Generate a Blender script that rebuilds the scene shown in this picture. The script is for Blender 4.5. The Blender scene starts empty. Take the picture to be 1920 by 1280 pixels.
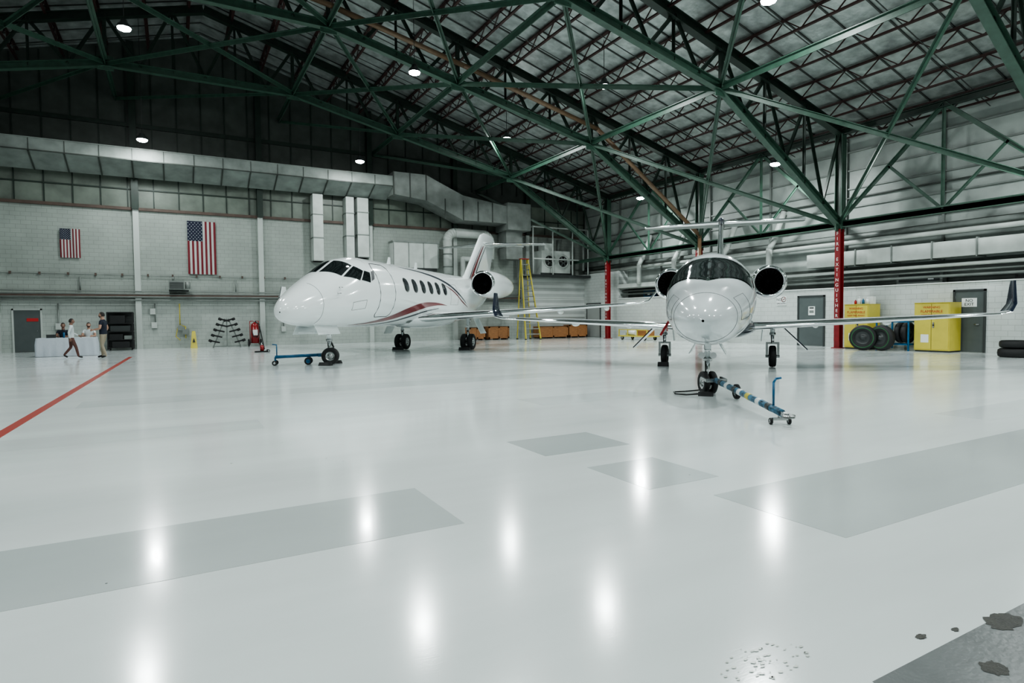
import bpy, math, random
from mathutils import Vector, Matrix, Euler
random.seed(7)
V=Vector
col=bpy.context.scene.collection
try:
    vs=bpy.context.scene.view_settings
    vs.view_transform='AgX'; vs.look='AgX - Medium High Contrast'; vs.exposure=.25
except Exception as e: print(e)

# ---------------------------------------------------------------- materials
def mat(name,c,rough=.5,metal=0,bump=0,bs=20,var=0,vs=3,coat=0,rvar=0,emis=0,stretch=None):
    m=bpy.data.materials.new(name);m.use_nodes=True;nt=m.node_tree;N=nt.nodes;L=nt.links
    b=N['Principled BSDF'];b.inputs['Base Color'].default_value=(*c,1)
    b.inputs['Roughness'].default_value=rough;b.inputs['Metallic'].default_value=metal
    if coat: b.inputs['Coat Weight'].default_value=coat;b.inputs['Coat Roughness'].default_value=.08
    if emis:
        b.inputs['Emission Color'].default_value=(*c,1);b.inputs['Emission Strength'].default_value=emis
    if var or bump or rvar:
        tc=N.new('ShaderNodeTexCoord');mp=N.new('ShaderNodeMapping');L.new(tc.outputs['Object'],mp.inputs[0])
        if stretch: mp.inputs['Scale'].default_value=stretch
    if var:
        n=N.new('ShaderNodeTexNoise');n.inputs['Scale'].default_value=vs;n.inputs['Detail'].default_value=6;L.new(mp.outputs[0],n.inputs[0])
        r=N.new('ShaderNodeValToRGB');r.color_ramp.elements[0].position=.3;r.color_ramp.elements[1].position=.7
        r.color_ramp.elements[0].color=(*[x*(1-var) for x in c],1);r.color_ramp.elements[1].color=(*[min(1,x*(1+var*.5)) for x in c],1)
        L.new(n.outputs[0],r.inputs[0]);L.new(r.outputs[0],b.inputs['Base Color'])
    if bump:
        n2=N.new('ShaderNodeTexNoise');n2.inputs['Scale'].default_value=bs;n2.inputs['Detail'].default_value=4;L.new(mp.outputs[0],n2.inputs[0])
        bp=N.new('ShaderNodeBump');bp.inputs['Strength'].default_value=bump;bp.inputs['Distance'].default_value=.03
        L.new(n2.outputs[0],bp.inputs['Height']);L.new(bp.outputs[0],b.inputs['Normal'])
    if rvar:
        n3=N.new('ShaderNodeTexNoise');n3.inputs['Scale'].default_value=1.3;n3.inputs['Detail'].default_value=6;L.new(mp.outputs[0],n3.inputs[0])
        mr=N.new('ShaderNodeMapRange');mr.inputs[3].default_value=rough-rvar;mr.inputs[4].default_value=rough+rvar
        L.new(n3.outputs[0],mr.inputs[0]);L.new(mr.outputs[0],b.inputs['Roughness'])
    return m
def brickmat(name,c,plane='xz',bw=.4,bh=.2,mort=.7,var=.14):
    m=mat(name,c,.55);nt=m.node_tree;N=nt.nodes;L=nt.links;b=N['Principled BSDF']
    tc=N.new('ShaderNodeTexCoord');sp=N.new('ShaderNodeSeparateXYZ');cb=N.new('ShaderNodeCombineXYZ')
    L.new(tc.outputs['Object'],sp.inputs[0]);L.new(sp.outputs[0 if plane=='xz' else 1],cb.inputs[0]);L.new(sp.outputs[2],cb.inputs[1])
    br=N.new('ShaderNodeTexBrick');br.inputs['Scale'].default_value=1;br.inputs['Brick Width'].default_value=bw;br.inputs['Row Height'].default_value=bh
    br.inputs['Mortar Size'].default_value=.008
    br.inputs['Color1'].default_value=(*c,1);br.inputs['Color2'].default_value=(*[x*.95 for x in c],1);br.inputs['Mortar'].default_value=(*[x*mort for x in c],1)
    L.new(cb.outputs[0],br.inputs[0])
    n=N.new('ShaderNodeTexNoise');n.inputs['Scale'].default_value=.7;n.inputs['Detail'].default_value=8;L.new(tc.outputs['Object'],n.inputs[0])
    mr=N.new('ShaderNodeMapRange');mr.inputs[1].default_value=.3;mr.inputs[2].default_value=.7;mr.inputs[3].default_value=1-var*1.6;mr.inputs[4].default_value=1
    L.new(n.outputs[0],mr.inputs[0])
    mx=N.new('ShaderNodeMix');mx.data_type='RGBA';mx.blend_type='MULTIPLY';mx.inputs[0].default_value=1
    L.new(br.outputs[0],mx.inputs[6]);L.new(mr.outputs[0],mx.inputs[7]);L.new(mx.outputs[2],b.inputs['Base Color'])
    return m

M_floor=mat('floor_epoxy',(.70,.748,.742),.15,0,.012,60,.12,.6,rvar=.04,stretch=(.35,1.6,1))
M_floor.node_tree.nodes['Principled BSDF'].inputs['Coat Weight'].default_value=.3
M_floor.node_tree.nodes['Principled BSDF'].inputs['Coat Roughness'].default_value=.12
M_patch=mat('floor_patch_epoxy',(.49,.535,.53),.14,0,.012,60,.06,.8,rvar=.03,coat=.3,stretch=(.4,1.5,1))
M_dark=mat('floor_bare',(.12,.13,.13),.35,0,.1,40,.3,3)
M_chip=mat('floor_chip',(.022,.021,.015),.5,0,.4,60,.5,12)
M_red=mat('line_red',(.34,.04,.03),.3)
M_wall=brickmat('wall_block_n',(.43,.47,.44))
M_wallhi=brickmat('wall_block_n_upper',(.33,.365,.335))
M_wall2=brickmat('wall_block_e',(.58,.62,.60),'yz')
M_plain=mat('wall_plain',(.45,.485,.46),.6,0,0,20,.1,.6)
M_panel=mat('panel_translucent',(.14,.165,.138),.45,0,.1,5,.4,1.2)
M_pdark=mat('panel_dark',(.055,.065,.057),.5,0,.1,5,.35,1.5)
M_eup=mat('panel_east',(.33,.365,.345),.5,0,.1,4,.3,.8)
M_roof=mat('roof_foil',(.47,.51,.495),.36,.5,.7,5,.4,2.5)
M_seam=mat('roof_seam',(.05,.055,.05),.5)
M_green=mat('steel_green',(.038,.082,.058),.42,0,.1,30,.25,4)
M_greend=mat('steel_green_dark',(.012,.026,.018),.45,0,.1,30,.3,4)
M_joist=mat('joist_redbrown',(.045,.020,.018),.5,0,0,20,.3,4)
M_colred=mat('column_red',(.21,.012,.016),.4,0,0,20,.2,5)
M_duct=mat('duct_galv',(.20,.22,.207),.5,.2,.15,3,.25,2)
M_soffit=mat('soffit_sheet',(.25,.28,.262),.5,.1,.15,3,.3,1.5)
M_ductw=mat('duct_white',(.47,.505,.48),.5,0,.05,5,.15,2)
M_brown=mat('pipe_brown',(.15,.095,.055),.45,0,0,20,.2,5)
M_rust=mat('ledge_brown',(.09,.06,.048),.6,0,0,20,.3,3)
M_door=mat('door_grey',(.08,.095,.095),.45,0,0,20,.1,3)
M_frame=mat('frame_dark',(.035,.04,.04),.4)
M_black=mat('black_plastic',(.010,.010,.011),.4)
M_rubber=mat('rubber',(.012,.012,.013),.65,0,.2,50)
M_steel=mat('steel',(.45,.46,.46),.25,1,0,20,.15,6)
M_chrome=mat('chrome',(.82,.83,.84),.07,1)
M_white=mat('aircraft_white',(.76,.80,.80),.14,0,0,20,.02,1,coat=.6)
M_grey=mat('aircraft_lightgrey',(.59,.63,.64),.13,0,0,20,.02,1,coat=.6)
M_navy=mat('aircraft_navy',(.006,.010,.026),.12,0,0,20,.1,2,coat=.5)
M_glass=mat('cockpit_glass',(.008,.011,.012),.05,0)
M_glassr=mat('cockpit_glass_smoke',(.016,.020,.020),.05,0)
M_win=mat('cabin_window',(.04,.045,.05),.06,0,coat=1)
M_line=mat('panel_line',(.05,.05,.055),.5)
M_stripe=mat('stripe_red',(.15,.009,.014),.2,0,coat=.3)
M_stripeg=mat('stripe_grey',(.05,.055,.068),.2,0,coat=.3)
M_fan=mat('fan_titanium',(.07,.07,.075),.3,.9)
M_blue=mat('paint_blue',(.015,.11,.23),.35,0,0,20,.3,9)
M_bluec=mat('towbar_patchwork',(.07,.18,.27),.35,0,0,20,.9,14)
M_yel=mat('paint_yellow',(.54,.46,.075),.4,0,0,20,.08,3)
M_orange=mat('wood_orange',(.34,.155,.06),.5,0,.1,20,.3,5,stretch=(1,1,5))
M_redp=mat('paint_red',(.24,.013,.015),.3)
M_sign=mat('sign_white',(.70,.73,.72),.5)
M_signred=mat('sign_red',(.42,.02,.02),.5)
M_gtyre=mat('rim_green',(.02,.10,.035),.4)
M_cloth=mat('tablecloth',(.48,.52,.57),.8,0,.4,6)
M_skin=mat('skin',(.40,.235,.17),.5)
M_skin2=mat('skin_dark',(.22,.12,.085),.5)
M_hair=mat('hair',(.018,.012,.01),.6,0,.5,90)
M_navyc=mat('cloth_navy',(.012,.016,.03),.85,0,.3,40)
M_khaki=mat('cloth_khaki',(.29,.25,.185),.85,0,.3,40)
M_wc=mat('cloth_white',(.58,.62,.63),.85,0,.3,40)
M_maroon=mat('cloth_maroon',(.12,.055,.045),.85,0,.3,40)
M_lip=mat('lips',(.25,.08,.07),.5)
M_eye=mat('eye',(.5,.5,.5),.2)
M_lamp=mat('lamp_lens',(.97,1,.99),.3,emis=140)
M_fr=mat('flag_red',(.15,.012,.02),.8)
M_fw=mat('flag_white',(.42,.445,.435),.8)
M_fb=mat('flag_blue',(.009,.012,.034),.8)

# ---------------------------------------------------------------- mesh builder
class MB:
    def __init__(s): s.v=[];s.f=[];s.m=[];s.sm=[];s.mats=[]
    def mi(s,m):
        if m not in s.mats: s.mats.append(m)
        return s.mats.index(m)
    def face(s,pts,m,smooth=False):
        k=len(s.v);s.v+= [tuple(p) for p in pts];s.f.append(tuple(range(k,k+len(pts))));s.m.append(s.mi(m));s.sm.append(smooth)
    def hexa(s,c,m):
        k=len(s.v);s.v+=[tuple(p) for p in c]
        for q in ((0,3,2,1),(4,5,6,7),(0,1,5,4),(1,2,6,5),(2,3,7,6),(3,0,4,7)):
            s.f.append(tuple(k+i for i in q));s.m.append(s.mi(m));s.sm.append(False)
    def box(s,a,b,m):
        x0,y0,z0=a;x1,y1,z1=b
        s.hexa([(x0,y0,z0),(x1,y0,z0),(x1,y1,z0),(x0,y1,z0),(x0,y0,z1),(x1,y0,z1),(x1,y1,z1),(x0,y1,z1)],m)
    def beam(s,p,q,w,h,m,up=(0,0,1)):
        p=V(p);q=V(q);d=(q-p).normalized();u=V(up)
        if abs(d.dot(u))>.98: u=V((0,1,0)) if abs(d.y)<.9 else V((1,0,0))
        sd=d.cross(u).normalized()*w/2;uu=sd.cross(d).normalized()*h/2
        s.hexa([p-sd-uu,p+sd-uu,q+sd-uu,q-sd-uu,p-sd+uu,p+sd+uu,q+sd+uu,q-sd+uu],m)
    def ibeam(s,p,q,w,h,m,t=.03,up=(0,0,1)):
        p=V(p);q=V(q);d=(q-p).normalized();u=V(up)
        if abs(d.dot(u))>.98: u=V((0,1,0)) if abs(d.y)<.9 else V((1,0,0))
        sd=d.cross(u).normalized();uu=sd.cross(d).normalized()*(h/2-t/2)
        s.beam(p+uu,q+uu,w,t,m,up);s.beam(p-uu,q-uu,w,t,m,up);s.beam(p,q,t,h-t*2,m,up)
    def angle(s,p,q,w,m,t=.02,up=(0,0,1)):
        p=V(p);q=V(q);d=(q-p).normalized();u=V(up)
        if abs(d.dot(u))>.98: u=V((0,1,0)) if abs(d.y)<.9 else V((1,0,0))
        sd=d.cross(u).normalized();uu=sd.cross(d).normalized()
        s.beam(p+uu*w/2,q+uu*w/2,w,t,m,up);s.beam(p,q,t,w,m,up)
    def cyl(s,p,q,r,m,n=12,r2=None,smooth=True,caps=True):
        p=V(p);q=V(q);d=(q-p).normalized();u=V((0,0,1)) if abs(d.z)<.9 else V((1,0,0))
        a=d.cross(u).normalized();b=a.cross(d);r2=r if r2 is None else r2;k=len(s.v)
        for c,rr in ((p,r),(q,r2)):
            for i in range(n):
                t=2*math.pi*i/n;s.v.append(tuple(c+(a*math.cos(t)+b*math.sin(t))*rr))
        for i in range(n):
            j=(i+1)%n;s.f.append((k+i,k+n+i,k+n+j,k+j));s.m.append(s.mi(m));s.sm.append(smooth)
        if caps:
            s.f.append(tuple(k+i for i in range(n)));s.m.append(s.mi(m));s.sm.append(False)
            s.f.append(tuple(k+n+n-1-i for i in range(n)));s.m.append(s.mi(m));s.sm.append(False)
    def pipe(s,pts,r,m,n=8):
        for a,b in zip(pts,pts[1:]): s.cyl(a,b,r,m,n)
        for a in pts[1:-1]: s.ball(a,(r,r,r),m,6,n)
    def ball(s,c,r,m,nu=8,nv=12):
        rows=[]
        for i in range(nu+1):
            a=math.pi*i/nu
            rows.append([(c[0]+r[0]*math.sin(a)*math.cos(2*math.pi*j/nv),c[1]+r[1]*math.sin(a)*math.sin(2*math.pi*j/nv),c[2]+r[2]*math.cos(a)) for j in range(nv)])
        s.grid(rows,m,closed=True)
    def grid(s,rows,m,closed=False,smooth=True,matfn=None):
        k=len(s.v);nr=len(rows);nc=len(rows[0])
        for r in rows: s.v+=[tuple(p) for p in r]
        for i in range(nr-1):
            for j in range(nc if closed else nc-1):
                jj=(j+1)%nc
                s.f.append((k+i*nc+j,k+(i+1)*nc+j,k+(i+1)*nc+jj,k+i*nc+jj))
                s.m.append(s.mi(matfn(i,j) if matfn else m));s.sm.append(smooth)
    def lathe(s,prof,o,axis,m,n=32,matfn=None):
        o=V(o);d=V(axis).normalized();u=V((0,0,1)) if abs(d.z)<.9 else V((1,0,0));a=d.cross(u).normalized();b=a.cross(d)
        s.grid([[o+d*x+(a*math.cos(2*math.pi*j/n)+b*math.sin(2*math.pi*j/n))*r for j in range(n)] for x,r in prof],m,True,True,matfn)
    def wheel(s,c,axis,r,w,rim=None,n=28,tyre=None):
        rim=rim or M_steel;ri=r*.55;ty=tyre or M_rubber
        prof=[(-w*.38,ri),(-w*.5,ri*1.15),(-w*.5,r*.85),(-w*.36,r*.97),(0,r),(w*.36,r*.97),(w*.5,r*.85),(w*.5,ri*1.15),(w*.38,ri)]
        s.lathe(prof,c,axis,ty,n)
        s.lathe([(-w*.38,ri),(-w*.2,ri*.9),(-w*.2,ri*.35),(-w*.42,ri*.3),(-w*.42,.001)],c,axis,rim,n)
        s.lathe([(w*.38,ri),(w*.2,ri*.9),(w*.2,ri*.35),(w*.42,ri*.3),(w*.42,.001)],c,axis,rim,n)
    def build(s,name,parent=None,loc=None,rot=None):
        me=bpy.data.meshes.new(name);me.from_pydata(s.v,[],s.f)
        for m in s.mats: me.materials.append(m)
        me.polygons.foreach_set('material_index',s.m);me.polygons.foreach_set('use_smooth',s.sm);me.update()
        o=bpy.data.objects.new(name,me);col.objects.link(o)
        if parent: o.parent=parent
        if loc: o.location=loc
        if rot: o.rotation_euler=rot
        return o
def empty(name,loc=(0,0,0),rz=0):
    e=bpy.data.objects.new(name,None);col.objects.link(e);e.location=loc;e.rotation_euler=(0,0,rz);e.empty_display_size=.2;return e
RW={'-x':(math.pi/2,0,-math.pi/2),'-y':(math.pi/2,0,0)}
def text(name,body,size,loc,face,m,parent=None,align='CENTER',sx=1):
    c=bpy.data.curves.new(name,'FONT');c.body=body;c.size=size;c.align_x=align;c.extrude=.002;c.space_line=.9
    o=bpy.data.objects.new(name+'_tmp',c);col.objects.link(o);bpy.context.view_layer.update()
    me=bpy.data.meshes.new_from_object(o.evaluated_get(bpy.context.evaluated_depsgraph_get()));bpy.data.objects.remove(o)
    me.materials.clear();me.materials.append(m)
    t=bpy.data.objects.new(name,me);col.objects.link(t);t.location=loc;t.rotation_euler=RW[face];t.scale=(sx,1,1)
    if parent: t.parent=parent
    return t

# ---------------------------------------------------------------- room
XW,XE,YN,YS=-22.6,26.2,36.0,-12.0
def zt(x):
    return 9.05+.28*(23-abs(x-1.5))
def zr(x): return zt(x)+.72
b=MB();b.box((XW-.3,YS-.3,-.3),(XE+.3,YN+.3,0),M_floor);b.build('floor')
for (x0,y0,x1,y1) in ((-6,3.84,1.74,4.86),(3.32,5.27,4.45,6.12),(3.41,3.8,4.23,4.67),(3.75,2.32,9.2,3.42)):
    b=MB();b.box((x0,y0,0),(x1,y1,.0015),M_patch);b.build('floor_patch')
M_patch2=mat('floor_patch_faint',(.63,.675,.67),.14,0,.012,60,.08,.8,rvar=.03,coat=.3,stretch=(.4,1.5,1))
for (x0,y0,x1,y1) in ((-1.5,12.2,8.3,13.2),(5.2,8.3,7.6,9.2),(9.5,3.9,14,4.6),(-5.5,8.6,1.0,9.4)):
    b=MB();b.box((x0,y0,0),(x1,y1,.001),M_patch2);b.build('floor_patch')
b=MB();b.box((2.36,-6,0),(14,1.345,.0015),M_dark);b.build('floor_bare_area')
def blobpts(cx,cy,rx,ry,n=26):
    return [(cx+rx*math.cos(2*math.pi*i/n)*random.uniform(.7,1.12),cy+ry*math.sin(2*math.pi*i/n)*random.uniform(.7,1.12),.003) for i in range(n)]
for i,a in enumerate(((3.36,1.31,.12,.07),(2.88,1.15,.065,.05),(3.08,1.385,.025,.015),(2.88,1.43,.035,.018),(3.75,1.12,.1,.06))):
    random.seed(i+3);b=MB();b.face(blobpts(*a),M_chip);b.build('floor_chip')
M_stain=mat('floor_stain',(.50,.53,.49),.2,0,0,20,.3,8)
random.seed(11);b=MB()
for i in range(60):
    a=random.uniform(0,6.28);q=random.random()**.7;rr=random.uniform(.002,.009)
    b.face(blobpts(2.12+.24*q*math.cos(a),1.66+.12*q*math.sin(a),rr*1.7,rr,9),M_stain)
b.build('floor_stain')
random.seed(12);b=MB()
for i in range(40):
    rr=random.uniform(.003,.008);b.face(blobpts(random.uniform(-4,11),random.uniform(3,14),rr*1.6,rr,8),M_frame)
b.build('floor_specks')
b=MB();b.hexa([(-1.67,28.4,0),(-1.53,28.4,0),(-2.06,5,0),(-2.2,5,0),(-1.67,28.4,.002),(-1.53,28.4,.002),(-2.06,5,.002),(-2.2,5,.002)],M_red);b.build('floor_line_red')
# north wall
b=MB()
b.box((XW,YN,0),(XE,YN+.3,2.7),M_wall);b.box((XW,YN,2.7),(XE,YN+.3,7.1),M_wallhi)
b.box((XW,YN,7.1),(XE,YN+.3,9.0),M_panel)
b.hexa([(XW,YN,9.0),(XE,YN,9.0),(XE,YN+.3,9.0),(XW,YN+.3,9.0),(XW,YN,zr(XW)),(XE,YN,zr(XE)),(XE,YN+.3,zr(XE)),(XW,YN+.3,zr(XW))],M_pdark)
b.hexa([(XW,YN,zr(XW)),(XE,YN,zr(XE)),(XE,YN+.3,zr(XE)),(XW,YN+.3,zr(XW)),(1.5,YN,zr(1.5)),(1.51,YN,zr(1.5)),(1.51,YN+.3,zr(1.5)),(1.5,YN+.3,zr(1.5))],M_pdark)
b.build('wall_north')
b=MB();x=XW+.5
while x<XE:
    b.box((x,YN-.05,7.15),(x+.05,YN,8.95),M_greend);b.box((x,YN-.06,9.6),(x+.06,YN,min(zr(x)-.1,16)),M_greend);x+=1.12
b.box((XW,YN-.12,6.98),(XE,YN,7.12),M_rust);b.box((XW,YN-.06,8.0),(XE,YN,8.06),M_greend)
b.box((XW,YN-.1,11.1),(XE,YN,11.3),M_greend)
b.build('trim_north_dividers')
for x in (-18.4,-12.8,-7.2,-1.6,4.2,10.3,15.8,21.2):
    b=MB();b.box((x-.13,YN-.26,0),(x+.13,YN,7.0),M_plain);b.ibeam((x,YN-.2,7.0),(x,YN-.2,zr(x)-.1),.3,.34,M_greend);b.build('wall_north_pilaster')
b=MB();b.box((XW,YN-.34,2.66),(20.6,YN,2.74),M_rust)
for dz,r in ((.02,.035),(-.12,.05),(.16,.025),(-.28,.03)): b.cyl((XW,YN-.3,2.7+dz+.05),(20.6,YN-.3,2.7+dz+.05),r,M_duct,8)
b.build('conduit_shelf')
b=MB();b.cyl((XW,YN-.1,3.72),(20.6,YN-.1,3.72),.02,M_duct,6)
x=-10
while x<18:
    b.box((x,YN-.12,3.68),(x+.08,YN-.02,3.8),M_rust);x+=1.1
b.build('wall_north_conduit')
# east wall
b=MB();XL=25.4
b.box((XL,YS,0),(XE+.3,31.2,2.6),M_wall2);b.box((XL-.05,YS,2.56),(XL+.1,31.2,2.6),M_sign);b.build('wall_east_lower')
b=MB();b.box((XL,31.2,0),(XE,YN,4.4),M_wall2);b.build('wall_east_corner')
b=MB();b.box((XE,YS,2.6),(XE+.3,YN,3.5),M_pdark);b.box((XE,YS,3.5),(XE+.3,YN,zr(XE)),M_eup)
b.build('wall_east')
b=MB()
for z in (4.55,5.3,6.1,6.9,7.7,8.5): b.box((XE-.08,YS,z),(XE,YN,z+.06),M_duct)
for z in (4.9,6.5): b.box((XE-.14,YS,z),(XE,YN,z+.05),M_pdark)
y=-11
while y<36: b.box((XE-.12,y,3.5),(XE,y+.08,9.2),M_duct);y+=3.9
b.build('trim_east_ribs')
b=MB()
b.box((25.5,YS,3.55),(26.15,17.8,4.15),M_ductw)
y=-10
while y<17: b.box((25.46,y,3.5),(26.15,y+.05,4.2),M_duct);y+=1.5
b.box((25.3,20,3.25),(26.1,31.2,3.5),M_ductw)
for z,x,r,m in ((2.85,25.6,.06,M_duct),(3.05,25.7,.05,M_duct),(3.25,25.5,.07,M_ductw)):
    b.cyl((x,YS,z),(x,31.2,z),r,m,10)
for z,x,r,m in ((4.5,25.5,.09,M_ductw),(4.75,25.7,.12,M_duct)): b.cyl((x,YS,z),(x,35,z),r,m,10)
for y in (19.6,22.4,26,29): b.pipe([(25.2,y,3.4),(25.2,y,4.6),(25.3,y-.2,5.0),(26,y-.2,6.4)],.14,M_ductw,10)
b.build('wall_east_pipes')
for (y0,y1,z1,m) in ((20,21.5,3.1,M_black),(22.5,23.8,3.0,M_duct),(26,28,3.0,M_frame),(28.4,29.3,3.05,M_blue),(12.3,14,3.1,M_duct),(8,10,2.95,M_black)):
    b=MB();b.box((25.84,y0,2.602),(26.15,y1,z1),m)
    b.box((25.82,y0+.1,2.7),(25.84,y1-.1,z1-.1),M_frame);b.box((25.80,y0+.3,2.75),(25.82,y0+.5,2.85),M_sign)
    b.build('storage_case')
b=MB();b.box((XW-.3,YS,0),(XW,YN,zr(XW)+.1),M_plain);b.build('wall_west')
b=MB();b.box((XW,YS-.3,0),(XE,YS,9.7),M_plain)
b.hexa([(XW,YS-.3,9.7),(XE,YS-.3,9.7),(XE,YS,9.7),(XW,YS,9.7),(1.5,YS-.3,16.2),(1.51,YS-.3,16.2),(1.51,YS,16.2),(1.5,YS,16.2)],M_plain)
b.build('wall_south')
b=MB()
for xa,xb in ((XW-.3,1.5),(1.5,XE+.3)):
    b.hexa([(xa,YS-.3,zr(xa)),(xb,YS-.3,zr(xb)),(xb,YN+.3,zr(xb)),(xa,YN+.3,zr(xa)),(xa,YS-.3,zr(xa)+.2),(xb,YS-.3,zr(xb)+.2),(xb,YN+.3,zr(xb)+.2),(xa,YN+.3,zr(xa)+.2)],M_roof)
b.build('ceiling')
b=MB();y=YS+.6
while y<YN:
    for xa,xb in ((XW,1.5),(1.5,XE)): b.beam((xa,y,zr(xa)-.02),(xb,y,zr(xb)-.02),.05,.05,M_seam)
    y+=1.2
b.build('ceiling_seams')
# joists
b=MB();n=27
for i in range(n+1):
    x=XW+.9+i*(XE-XW-1.8)/n;z1=zr(x)-.1;z0=z1-.5
    b.beam((x,YS+.1,z1),(x,YN-.1,z1),.13,.06,M_joist);b.beam((x,YS+.1,z0),(x,YN-.1,z0),.10,.06,M_joist)
    y=YS+.3;k=0
    while y<YN-.7:
        b.beam((x,y,z1 if k%2 else z0),(x,y+.62,z0 if k%2 else z1),.035,.035,M_joist);y+=.62;k+=1
for y in [YS+2+i*2.6 for i in range(18)]:
    for xa,xb in ((XW+.5,1.5),(1.5,XE-.5)): b.beam((xa,y,zr(xa)-.6),(xb,y,zr(xb)-.6),.025,.025,M_seam)
b.build('roof_joists')
# trusses
LN=[(24.5,5.2),(17.4,9.62),(10.55,11.2),(5.3,12.4),(-2.3,12.4),(-7.55,11.2),(-14.4,9.62),(-21.5,5.2)]
FY=[31.2,23.4,15.6,7.8,0,-7.8]
for y in FY:
    b=MB()
    b.ibeam((24.5,y,zt(24.5)),(1.5,y,zt(1.5)),.3,.34,M_greend);b.ibeam((-21.5,y,zt(-21.5)),(1.5,y,zt(1.5)),.3,.34,M_greend)
    for (xa,za),(xb,zb) in zip(LN,LN[1:]): b.ibeam((xa,y,za),(xb,y,zb),.26,.3,M_green)
    for (xa,za),(xb,zb) in zip(LN,LN[1:]):
        ns=3 if abs(xa-xb)>6 else 2
        prev=(xa,zt(xa))
        for k in range(ns):
            xl=xa+(xb-xa)*(k+.5)/ns if ns>1 else 0;zl=za+(zb-za)*(k+.5)/ns
            xt=xa+(xb-xa)*(k+1)/ns
            b.angle((prev[0],y,prev[1]),(xl,y,zl),.12,M_greend);b.angle((xl,y,zl),(xt,y,zt(xt)),.12,M_greend);prev=(xt,zt(xt))
            if k<ns-1: b.angle((xt,y,zt(xt)),(xt,y,za+(zb-za)*(k+1)/ns),.10,M_greend)
        b.beam((xa,y,za),(xa,y,zt(xa)),.14,.14,M_greend)
        b.beam((xa-.3,y,za),(xa+.3,y,za),.05,.6,M_green)
        for sx in (-.2,.2):
            for sz in (-.2,0,.2): b.ball((xa+sx,y-.035,za+sz),(.02,.02,.02),M_greend,4,6)
    b.build('roof_truss')
b=MB()
for ya,yb in zip(FY,FY[1:]):
    for k,(x,z) in enumerate(LN):
        b.angle((x,ya,z),(x,yb,z),.2,M_green,.03)
        if k<len(LN)-1:
            x2,z2=LN[k+1]
            b.angle((x,ya,z),(x2,yb,z2),.16,M_green);b.angle((x2,ya,z2-.05),(x,yb,z-.05),.16,M_green)
    for x in (24.5,-21.5):
        b.ibeam((x,ya,9.0),(x,yb,9.0),.2,.24,M_greend);b.ibeam((x,ya,5.2),(x,yb,5.2),.22,.28,M_green)
        m=(ya+yb)/2;b.angle((x,ya,5.3),(x,m,9),.14,M_green);b.angle((x,yb,5.3),(x,m,9),.14,M_green);b.angle((x,m,5.3),(x,m,9),.1,M_green)
        b.angle((x,m,5.2),(x,(ya+m)/2,7.2),.09,M_green);b.angle((x,m,5.2),(x,(yb+m)/2,7.2),.09,M_green)
ya,yb=36,31.2
for k,(x,z) in enumerate(LN):
    b.angle((x,yb,z),(x,ya-.05,z),.2,M_green,.03)
    if k<len(LN)-1: b.angle((x,yb,z),(LN[k+1][0],ya-.05,LN[k+1][1]),.13,M_green)
b.build('roof_bracing')
for x in (24.5,-21.5):
    for y in FY:
        e=empty('steel_column',(x,y,0));b=MB()
        b.ibeam((0,0,5.0),(0,0,zt(x)-.1),.30,.32,M_green);b.ibeam((0,0,.02),(0,0,5.0),.24,.26,M_colred,.025,up=(1,0,0));b.box((-.2,-.2,0),(.2,.2,.03),M_colred)
        b.box((-.145,-.115,.3),(-.13,.115,4.95),M_colred)
        b.build('column_steel',e)
        if x>0:
            for i,ch in enumerate('FIRE EXTINGUISHER'):
                if ch!=' ': text('letter',ch,.19,(-.15,0,4.75-i*.215),'-x',M_sign,e)
# brown pipe
b=MB();pts=[(24.0,22.9,.1),(24.0,22.9,5.6),(17.4,22.9,10.15),(10.6,22.9,11.75),(5.3,22.9,12.9),(1,22.9,13.6)]
b.pipe(pts,.10,M_brown,12);b.build('brown_roof_pipe')
# north duct
b=MB()
b.hexa([(-16,34.0,9.05),(11.2,34.0,9.05),(11.2,35.45,8.5),(-16,35.45,8.5),(-16,34.0,9.6),(11.2,34.0,9.6),(11.2,35.5,9.6),(-16,35.5,9.6)],M_soffit)
x=-15.9
while x<11:
    b.beam((x,34.0,9.02),(x,35.4,8.48),.06,.04,M_pdark);b.box((x,33.98,9.03),(x+.03,34.0,9.6),M_pdark);x+=1.3
b.box((-16,33.96,9.58),(11.2,34.0,9.62),M_soffit);b.box((-16,33.95,9.02),(11.2,34.0,9.07),M_pdark)
def slab(x0,z0a,z0b,x1,z1a,z1b,y0=34,y1=35.5): b.hexa([(x0,y0,z0a),(x1,y0,z1a),(x1,y1,z1a),(x0,y1,z0a),(x0,y0,z0b),(x1,y0,z1b),(x1,y1,z1b),(x0,y1,z0b)],M_duct)
slab(11.2,8.6,9.9,13.2,8.4,9.9);slab(13.2,8.4,9.9,15.6,7.4,8.9);slab(15.6,7.4,8.9,18.6,7.4,8.5);b.box((18.6,33.8,7.0),(20.3,35.5,8.7),M_duct)
for x in (11.2,12.2,13.2,14.4,15.6,16.6,17.6): b.box((x-.03,33.96,7.4 if x>14 else 8.4),(x+.03,34.0,8.6 if x>14 else 9.9),M_pdark)
b.box((18.8,34.4,5.2),(20.0,35.5,7.0),M_duct);b.box((18.74,34.35,6.0),(20.06,35.55,6.08),M_ductw)
b.build('air_duct')
for (x0,x1,z0,z1) in ((6.9,7.45,4.7,8.45),(8.75,9.2,4.9,8.45),(9.4,10.05,5.0,8.45)):
    b=MB();b.box((x0,35.2,z0),(x1,35.95,z1),M_ductw)
    for z in (z0,z0+1.3,z0+2.6): b.box((x0-.03,35.17,z),(x1+.03,35.96,z+.05),M_duct)
    b.build('vertical_duct')
b=MB();b.box((11.5,35.15,4.5),(14.4,35.95,6.05),M_ductw)
for x in (11.5,12.45,13.4,14.35): b.box((x-.01,35.12,4.5),(x+.03,35.16,6.05),M_duct)
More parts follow.
